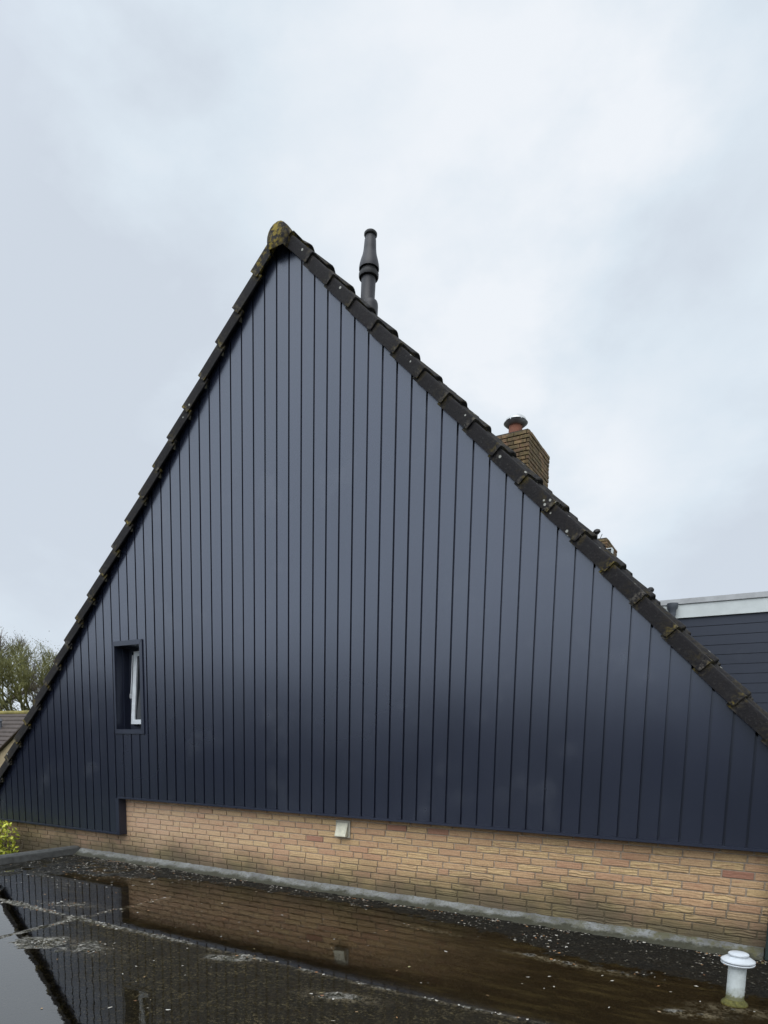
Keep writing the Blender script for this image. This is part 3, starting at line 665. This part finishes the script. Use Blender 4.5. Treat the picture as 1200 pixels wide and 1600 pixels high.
t = MB(); t.lathe([(0.12, 5.55), (0.13, 5.585), (0.10, 5.60)], (5.55, 10.95, 0)); t.tube((5.62, 10.9, 5.60), (5.66, 10.9, 5.70), 0.008, 0.008, 6, True); CP2(t.build('chimney_pot', M_LEAD, smooth=0.7))
t = MB(); SX, SYY, SZ = 7.122, 5.0, 3.62
ring(t, (SX-0.032, SX+0.032, SZ-0.055, SZ+0.036), (SX-0.043, SX+0.043, SZ-0.42, SZ+0.048), SYY, SYY+0.10); sk = H(t.build('roof_light', M_FASCIA)); bpy.context.view_layer.update()
t = MB(); t.quad((SX-0.036, SYY+0.03, SZ-0.076), (SX+0.036, SYY+0.03, SZ-0.076), (SX+0.036, SYY+0.03, SZ+0.041), (SX-0.036, SYY+0.03, SZ+0.041)); o = t.build('pane', M_GREYPIPE); o.parent = sk; o.matrix_parent_inverse = sk.matrix_world.inverted()
# ------------------------------------------------------------------ garage with the flat roof
garage = empty('garage', (6.5, -4.0, -3.2)); tag(garage, 'low garage with a wet flat felt roof against the navy house', 'garage')
def G(o): keep_world(o, garage); return o
GX0, GX1, GY0, GY1 = 1.50, 13.0, -9.0, 0.03
def vnoise(X, Y, sc, seed):
    rg = np.random.default_rng(seed); N = 256; tab = rg.random((N, N)); x = X*sc+1000; y = Y*sc+1000; xi = np.floor(x).astype(int); yi = np.floor(y).astype(int)
    fx = x-xi; fy = y-yi; fx = fx*fx*(3-2*fx); fy = fy*fy*(3-2*fy)
    g_ = lambda a, b: tab[a % N, b % N]
    return (g_(xi, yi)*(1-fx)+g_(xi+1, yi)*fx)*(1-fy)+(g_(xi, yi+1)*(1-fx)+g_(xi+1, yi+1)*fx)*fy
def fbm(X, Y, sc, seed, o=5, g=0.55):
    s = 0; a = 1; tt = 0
    for i in range(o): s = s+a*(vnoise(X, Y, sc*2**i, seed+i)-0.5); tt += a; a *= g
    return s/tt*2
WATER = -0.810
def gauss(X, Y, cx, cy, rx, ry, ang=0.0):
    c, s = math.cos(ang), math.sin(ang); dx = X-cx; dy = Y-cy; a = (dx*c+dy*s)/rx; b = (-dx*s+dy*c)/ry; return np.exp(-(a*a+b*b))
def deck_fields(X, Y):
    n1 = fbm(X, Y, 1.3, 10, 6, 0.62); n2 = fbm(X, Y, 7, 20, 5, 0.65); n3 = fbm(X, Y, 30, 40, 3)
    d = 0.06-Y
    b = np.interp(X, [1.5, 2.4, 3.1, 3.6, 4.2, 5.05, 5.8, 6.5, 7.2, 7.6, 8.0, 8.5, 9.0, 9.5, 13], [1.9, 1.3, 0.72, 0.50, 0.42, 0.42, 0.36, 0.36, 0.42, 0.55, 0.72, 0.80, 0.78, 0.95, 1.0])
    band = 1/(1+np.exp(np.clip((d - b - 0.16*n1 - 0.14*n2 - 0.05*n3)/0.035, -30, 30)))
    cz = gauss(X, Y, 2.2, -1.0, 1.5, 1.3)
    h = -0.011 + band*(0.018-0.008*cz)*(1+0.5*n2) + cz*band*(0.010*n2+0.004*n3) + band*0.003*n3
    seam1 = np.exp(-((Y+1.99+0.03*n1)/(0.026+0.012*n2+0.018*(X<5.6)))**2); seam2 = np.exp(-((X-4.46+0.03*n1)/0.042)**2)*(Y < -1.0)
    seam3 = np.exp(-((X-4.46-3.9+0.03*n1)/0.015)**2)*(Y < -1.99)*0
    h = h + 0.0150*np.maximum(seam1*np.where(X < 5.8, 1.15, 0.85), seam2*np.where(Y < -1.90, 1.15, 0.55))*(0.95+0.5*n2)
    corner = gauss(X, Y, 2.6, -1.1, 1.1, 1.0); h = h + 0.008*corner*(0.5+1.2*n2+0.5*n1)
    pt = 1.1*gauss(X, Y, 4.95, -2.55, 0.42, 0.16, 0.2) + gauss(X, Y, 6.24, -2.08, 0.17, 0.07, 0.3) + gauss(X, Y, 7.30, -2.25, 0.22, 0.07, 0.3) + gauss(X, Y, 9.12, -1.36, 0.16, 0.06, 0.3) + gauss(X, Y, 3.95, -1.75, 0.35, 0.12, 0.3)*0.8 + gauss(X, Y, 7.05, -0.62, 0.35, 0.05, -0.05)*0.6+gauss(X, Y, 8.2, -0.85, 0.45, 0.05, -0.1)*0.7+gauss(X, Y, 9.35, -1.15, 0.25, 0.08, 0.2)*0.6
    h = h + 0.0145*pt*(0.95+1.3*n2+0.5*n3)
    low = (Y < -2.02); h = h + np.where(low, 0.0030+0.0040*n2, 0)
    h = h + 0.0012*n2 + 0.0006*n3
    exposed = 1/(1+np.exp(np.clip(-(h+0.0005)/0.0008, -30, 30)))
    edge_ = np.exp(-((h+0.001)/0.0035)**2)
    dep = np.clip(0.9*pt + 0.95*np.maximum(seam1, seam2)*(0.8+0.5*n2) + 0.45*corner*np.clip(n1+0.25, 0, 1) + 0.30*edge_*np.clip(n2+.1, 0, 1), 0, 1)
    brown = 1/(1+np.exp(np.clip(-(Y+1.95+0.05*n1)/0.05, -30, 30))) * (1/(1+np.exp(-np.clip((X-3.0+n1*0.5)/0.25, -30, 30))))
    return h, exposed*band**0.5, dep, brown
nx = 400; ny = 280
xs = np.concatenate([np.linspace(GX0, 10.2, nx), np.linspace(10.3, GX1, 12)]); ysn = np.concatenate([np.linspace(GY0, -4.0, 40), np.linspace(-3.98, GY1, ny)])
Xg, Yg = np.meshgrid(xs, ysn); h, ex, dep, brn = deck_fields(Xg, Yg)
V = np.stack([Xg.ravel(), Yg.ravel(), (WATER+h).ravel()], 1); NX = len(xs); NY = len(ysn)
ii = np.arange(NY-1)[:, None]*NX + np.arange(NX-1)[None, :]; Fq = np.stack([ii, ii+1, ii+NX+1, ii+NX], -1).reshape(-1, 4)
deck = mesh_obj('roof_felt', V.tolist(), Fq.tolist(), M_DECK, None, smooth=True); G(deck)
set_attr(deck.data, 'exposed', ex.ravel()); set_attr(deck.data, 'deposit', dep.ravel()); set_attr(deck.data, 'brown', brn.ravel())
t = MB(); t.box(GX0-0.10, GX1+0.1, GY0-0.1, GY1+0.02, -3.2, -0.86); G(t.build('wall', M_MORTAR))
# kerb along the left edge
t = MB(); t.prism([(GX0-0.14, GY0, -0.90), (GX0+0.06, GY0, -0.82), (GX0+0.035, GY0, -0.735), (GX0-0.02, GY0, -0.712), (GX0-0.12, GY0, -0.716), (GX0-0.14, GY0, -0.74)], (0, -GY0+0.09, 0)); G(t.build('roof_kerb', M_KERB, bevel=0.006))
# flashing fillet against the wall
V = []; xs2 = np.linspace(GX0-0.02, 9.478, 500)
prf = [(RY-0.004, -0.735), (RY-0.018, -0.741), (0.045, -0.762), (0.0, -0.785), (-0.030, -0.800), (-0.045, -0.812)]
for q, (y, z) in enumerate(prf):
    for x in xs2:
        w = mnoise.noise(Vector((x*2.5, q*0.9, 0)))*0.014 + mnoise.noise(Vector((x*14, q*2.0, 3)))*0.010
        V.append((x, y + (w if q > 1 else w*0.1), z + w*0.6))
n = len(xs2); Fc = [(q*n+i, (q+1)*n+i, (q+1)*n+i+1, q*n+i+1) for q in range(len(prf)-1) for i in range(n-1)]
G(mesh_obj('wall_flashing', V, Fc, M_FLASH, None, smooth=True))
# white roof vent pipe
VX, VY = 9.333, -1.05
t = MB(); t.lathe([(0.0495, -0.83), (0.0495, -0.56)], (VX, VY, 0)); vp = G(t.build('vent_pipe', M_VENT, smooth=0.7)); bpy.context.view_layer.update()
t = MB(); t.lathe([(0.055, -0.572), (0.090, -0.566), (0.093, -0.560), (0.090, -0.556)], (VX, VY, 0)); t.lathe([(0.080, -0.556), (0.080, -0.551)], (VX, VY, 0), 28)
t.lathe([(0.090, -0.551), (0.0935, -0.547), (0.092, -0.541), (0.075, -0.530), (0.058, -0.522), (0.050, -0.521)], (VX, VY, 0), 36); t.lathe([(0.051, -0.522), (0.051, -0.512)], (VX, VY, 0)); t.lathe([(0.055, -0.512), (0.057, -0.508), (0.055, -0.502), (0.044, -0.497), (0.01, -0.495)], (VX, VY, 0))
o = t.build('vent_cap', M_WHITE, smooth=0.6); o.parent = vp; o.matrix_parent_inverse = vp.matrix_world.inverted()
t = MB(); t.lathe([(0.075, -0.826), (0.072, -0.806), (0.058, -0.792), (0.051, -0.782)], (VX, VY, 0), 20); o = t.build('moss_collar', simple('pipe_moss', (0.10, 0.095, 0.025), 0.95, var=0.5, scale=60, bump=1, dist=0.01), smooth=1); o.parent = vp; o.matrix_parent_inverse = vp.matrix_world.inverted()
# water
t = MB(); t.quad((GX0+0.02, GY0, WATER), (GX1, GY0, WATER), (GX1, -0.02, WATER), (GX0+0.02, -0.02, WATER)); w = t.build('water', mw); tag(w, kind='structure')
# scraps lying on the felt and floating on the water
def flakes(mb, P, smin, smax, flat=0.15, ar=(0.3, 0.9)):
    for (x, y, z) in P:
        s = smin*(smax/smin)**random.random(); a = random.uniform(0, 6.28); asp = random.uniform(*ar); k = random.choice((4, 5, 6)); pts = []
        tx = random.uniform(-flat, flat); ty = random.uniform(-flat, flat)
        for i in range(k):
            th = 6.283*i/k; rr = random.uniform(0.65, 1.1)*s; px = rr*math.cos(th); py = rr*asp*math.sin(th)
            X_ = px*math.cos(a)-py*math.sin(a); Y_ = px*math.sin(a)+py*math.cos(a); pts.append((x+X_, y+Y_, z+abs(X_*tx)+abs(Y_*ty)+0.0012))
        mb.poly(pts)
def surf(x, y):
    hh = deck_fields(np.array([x]), np.array([y]))[0][0]; return max(WATER, WATER+float(hh))
fb = MB(); P = []; ND = 60000
Xc = rng.uniform(1.6, 10.0, ND); Yc = rng.uniform(-3.8, -0.02, ND); hh, exx, dd, bb = deck_fields(Xc, Yc)
edge_h = np.exp(-((hh+0.0005)/0.003)**2)
clump = np.clip(fbm(Xc, Yc, 3.5, 77, 5)*5+0.7, 0.02, 3.0)
prob = 0.0025 + 0.20*dd**2*clump + 0.05*edge_h*clump + 0.75*np.exp(-((Yc+0.080)/0.030)**2)*(0.4+clump) + 0.10*exx*clump + 0.10*gauss(Xc, Yc, 2.6, -0.4, 0.9, 0.5)
keep = rng.random(ND) < prob
for x, y, q in zip(Xc[keep], Yc[keep], hh[keep]): P.append((x, y, WATER+max(0, q)))
flakes(fb, P, 0.0045, 0.016)
P = [(x, y, surf(x, y)) for x, y in [(random.uniform(2, 9.3), -3.0+2.9*random.random()**1.3) for _ in range(34)]]
P += [(x, y, surf(x, y)) for x, y in [(6.25, -2.5), (5.9, -2.7), (4.6, -1.0), (6.9, -1.3), (7.45, -1.1), (8.55, -1.0), (5.3, -2.3), (6.3, -3.1), (8.9, -1.0), (3.9, -1.2), (7.3, -3.0)]]
flakes(fb, P, 0.010, 0.022, ar=(0.25, 0.45)); tag(fb.build('leaf_scraps', M_DEBRIS), kind='stuff')
fb = MB(); prob = 0.9*exx*(0.4+0.6*rng.random(ND)); keep = rng.random(ND) < prob*0.55
flakes(fb, [(x, y, WATER+max(0, q)) for x, y, q in zip(Xc[keep], Yc[keep], hh[keep])], 0.004, 0.016, 0.5); tag(fb.build('wet_muck', M_MUDBITS), kind='stuff')
# ------------------------------------------------------------------ hedge by the left corner
def leaves(mb, pts, smin, smax):
    for p in pts:
        s = random.uniform(smin, smax); d = Vector((random.gauss(0, 1), random.gauss(0, 1), random.gauss(0, 0.7))).normalized(); q = d.to_track_quat('Z', 'Y'); a = random.uniform(0, 6.28)
        c, sn = math.cos(a), math.sin(a); pp = Vector(p)
        L4 = [(1.0, 0, 0), (0.1, 0.45, 0.1), (-0.9, 0, 0), (0.1, -0.45, 0.1)]
        mb.poly([tuple(pp + q @ Vector(((x*c-y*sn)*s, (x*sn+y*c)*s, z*s))) for x, y, z in L4])
hd = empty('hedge', (-0.2, -0.5, -3.2)); tag(hd, 'bright yellow-green leafy hedge at the left foot of the brick wall', 'hedge')
t = MB(); pts = []
for i in range(15000):
    x = random.uniform(-1.6, 0.50); y = random.uniform(-0.75, -0.12); z = random.uniform(-1.9, -0.43)
    lump = 0.06*mnoise.noise(Vector((x*3, y*3, z*3)))
    if x > 0.48+lump*1.4 or z > -0.47+lump: continue
    if abs(x-0.46) > 0.2 and z < -0.62 and random.random() < 0.5: continue
    pts.append((x, y, z))
leaves(t, pts, 0.024, 0.044); o = t.build('foliage', M_HEDGE); keep_world(o, hd)
t = MB()
for i in range(40):
    x = random.uniform(-1.5, 0.5); y = random.uniform(-0.6, -0.25); t.tube((x, y, -3.2), (x+random.uniform(-.1, .1), y, random.uniform(-0.6, -0.40)), 0.012, 0.003, 5)
for (a_, b_) in (((0.42, -0.3, -0.75), (0.60, -0.3, -0.52)), ((0.40, -0.35, -0.6), (0.35, -0.35, -0.36)), ((0.60, -0.2, -0.95), (0.72, -0.2, -0.62)), ((0.45, -0.2, -0.9), (0.70, -0.2, -0.72))): t.tube(a_, b_, 0.004, 0.0015, 5)
o = t.build('stems', M_TWIG2); keep_world(o, hd)
# ------------------------------------------------------------------ houses to the left
nb = empty('neighbour_house', (-30, 17, -3.2)); tag(nb, 'low distant house with brown tiled roof and mossy yellow ridge left of the verge', 'house')
NZ = 2.10; NY0 = 15.0
t = MB()
nr = 16; dz = 3.3/nr
for k in range(nr):      # stepped tile courses on the slope that faces the camera
    z1 = NZ-k*dz; z0_ = z1-dz; y1 = NY0 - k*0.27; y0_ = y1-0.27
    t.prism([(-44, y1+0.0, z1-0.05), (-44, y1, z1), (-44, y0_-0.02, z0_+0.045), (-44, y0_-0.02, z0_-0.02)], (30, 0, 0))
o = t.build('roof', M_FARROOF); keep_world(o, nb); bpy.context.view_layer.update()
t = MB(); t.tube((-44, NY0, NZ+0.02), (-14, NY0, NZ+0.02), 0.11, 0.11, 10, True); q = t.build('ridge', M_MOSSRIDGE); q.parent = o; q.matrix_parent_inverse = o.matrix_world.inverted()
t = MB(); t.box(-43.6, -14.4, NY0-4.1, NY0+4, -3.2, -1.3); t.prism([(-43.6, NY0-3.6, -1.29), (-43.6, NY0+4, -1.29), (-43.6, NY0+0.2, NZ-0.12)], (29.2, 0, 0)); q = t.build('wall', M_BEIGE); keep_world(q, nb)
t = MB(); t.tube((-24.35, NY0-1.1, 1.0), (-24.35, NY0-1.1, 1.62), 0.09, 0.09, 10, True); t.lathe([(0.09, 1.62), (0.14, 1.64), (0.05, 1.78)], (-24.35, NY0-1.1, 0), 12); q = t.build('roof_vent', M_GREYPIPE); keep_world(q, nb)
t = MB(); t.box(-26.6, -24.75, NY0-2.6, NY0-1.4, 0.55, 1.12); q = t.build('dormer', M_FASCIA); keep_world(q, nb)
wg = empty('beige_outbuilding', (-19, 11, -3.2)); tag(wg, 'beige rendered gable just left of the lowest roof edge tiles, below the brown roof', 'building')
t = MB(); AXg, AZg, sl_ = -15.6, 1.80, 0.56
t.prism([(AXg, 10.5, AZg), (AXg-5.2, 10.5, AZg-5.2*sl_), (AXg-5.2, 10.5, -3.2), (AXg+5.2, 10.5, -3.2), (AXg+5.2, 10.5, AZg-5.2*sl_)], (0, 0.4, 0)); q = t.build('wall', M_BEIGE); keep_world(q, wg)
t = MB(); 
for sg in (-1, 1): t.prism([(AXg, 10.35, AZg+0.02), (AXg+sg*5.4, 10.35, AZg-5.4*sl_+0.02), (AXg+sg*5.4, 10.35, AZg-5.4*sl_+0.06), (AXg, 10.35, AZg+0.06)], (0, 3.2, 0))
q = t.build('roof', M_FARROOF); keep_world(q, wg)
# ------------------------------------------------------------------ trees
def bare_tree(name, label, base, height, spread, seed, twig_mat, ivy=0, levels=6, dens=3):
    rd = random.Random(seed); root = empty(name, base); tag(root, label, 'tree', 'bare trees behind the brown roof'); tk = MB(); tw_ = MB(); tips = []
    def grow(p, d, ln, rad, lv):
        n = 3; q = p
        for i in range(n):
            d = (d + Vector((rd.gauss(0, .13), rd.gauss(0, .13), rd.gauss(0.03, .09)))).normalized(); q2 = q + d*(ln/n)
            (tk if lv < 3 else tw_).tube(q, q2, rad*(1-0.25*i/n), rad*(1-0.25*(i+1)/n), 6 if lv < 2 else 4 if lv < 4 else 3); q = q2
            if lv >= 1 and lv < levels:
                a = rd.uniform(0, 6.28); dd = (d + Vector((math.cos(a), math.sin(a), rd.uniform(-.1, .6)))*0.75).normalized(); grow2(q, dd, ln*0.62, rad*0.5, lv+1)
        if lv < levels:
            for _ in range(dens if lv < 4 else 2):
                a = rd.uniform(0, 6.28); dd = (d*1.1 + Vector((math.cos(a)*spread, math.sin(a)*spread, 0.25))*rd.uniform(0.5, 1.0)).normalized(); grow(q, dd, ln*rd.uniform(0.62, 0.82), rad*0.62, lv+1)
        else: tips.append(q)
    def grow2(p, d, ln, rad, lv):
        q = p
        for i in range(2):
            d = (d + Vector((rd.gauss(0, .2), rd.gauss(0, .2), .05))).normalized(); q2 = q+d*ln/2; tw_.tube(q, q2, rad*(1-.3*i), rad*(.8-.3*i), 3); q = q2
            for _ in range(2):
                dd = (d + Vector((rd.gauss(0, .6), rd.gauss(0, .6), rd.gauss(0.25, .4)))).normalized(); tw_.tube(q, q + dd*ln*rd.uniform(.4, .8), max(rad*.5, 0.012), 0.006, 3)
        tips.append(q)
    d0 = Vector((rd.uniform(-.05, .05), 0, 1))
    grow(Vector(base), d0, height*0.26, height*0.020, 0)
    a = tk.build('trunk', M_BARK); keep_world(a, root); b = tw_.build('crown', twig_mat); keep_world(b, root)
    if ivy:
        t = MB(); pts = []
        for tp in tips:
            if rd.random() < ivy: 
                for _ in range(4): pts.append(tuple(tp + Vector((rd.gauss(0, .35), rd.gauss(0, .35), rd.gauss(-.1, .4)))))
        random.seed(seed); leaves(t, pts, 0.03, 0.065); c_ = t.build('buds', M_IVY); keep_world(c_, root)
    return root
bare_tree('bare_tree', 'olive green bare tree just left of the roof edge, forked trunk on the skyline', (-33.6, 22, -3.2), 12.8, 0.75, 3, M_TWIG, 0.8)
bare_tree('bare_tree', 'grey-brown bare tree at the left edge of the picture', (-38.2, 23, -3.2), 13.0, 0.8, 11, M_TWIG2, 0.3)
bare_tree('bare_tree', 'thin bare tree showing through just above the lower verge tiles', (-29.0, 24, -3.2), 11.2, 0.8, 5, M_TWIG2, 0.25)
bare_tree('bare_tree', 'low yellow-olive tree filling the gap above the brown roof', (-41.0, 27, -3.2), 11.5, 0.85, 8, M_TWIG, 0.8)
sh = bare_tree('bare_shrub', 'bare shrub in front of the beige gable at the left picture edge', (-15.6, 7.0, -3.2), 4.7, 0.9, 9, M_TWIG2, 0, 5); sh['category'] = 'shrub'; del sh['group']
# dark wood far off behind the photographer (mirrored in the lower boards)
V = []; Fc = []; N = 240
for i in range(N+1):
    a = math.pi*(0.95) + math.pi*1.15*i/N; rr = 46+5*mnoise.noise(Vector((i*0.13, 0, 0)))
    hgt = 7.9+2.2*mnoise.noise(Vector((i*0.21, 1, 0)))+1.2*mnoise.noise(Vector((i*0.9, 2, 0)))
    cx_, cy_ = 6+rr*math.cos(a), -2+rr*math.sin(a)
    V += [(cx_, cy_, -3.2), (cx_*0.98, cy_*0.98, -3.2+hgt*0.6), (cx_, cy_, -3.2+hgt+1.2), (cx_*1.06, cy_*1.06, -3.2+hgt+1.0), (cx_*1.12, cy_*1.12, -3.2)]
for i in range(N):
    for q in range(4): Fc.append((i*5+q, (i+1)*5+q, (i+1)*5+q+1, i*5+q+1))
tag(mesh_obj('distant_wood', V, Fc, M_WOOD), kind='stuff')
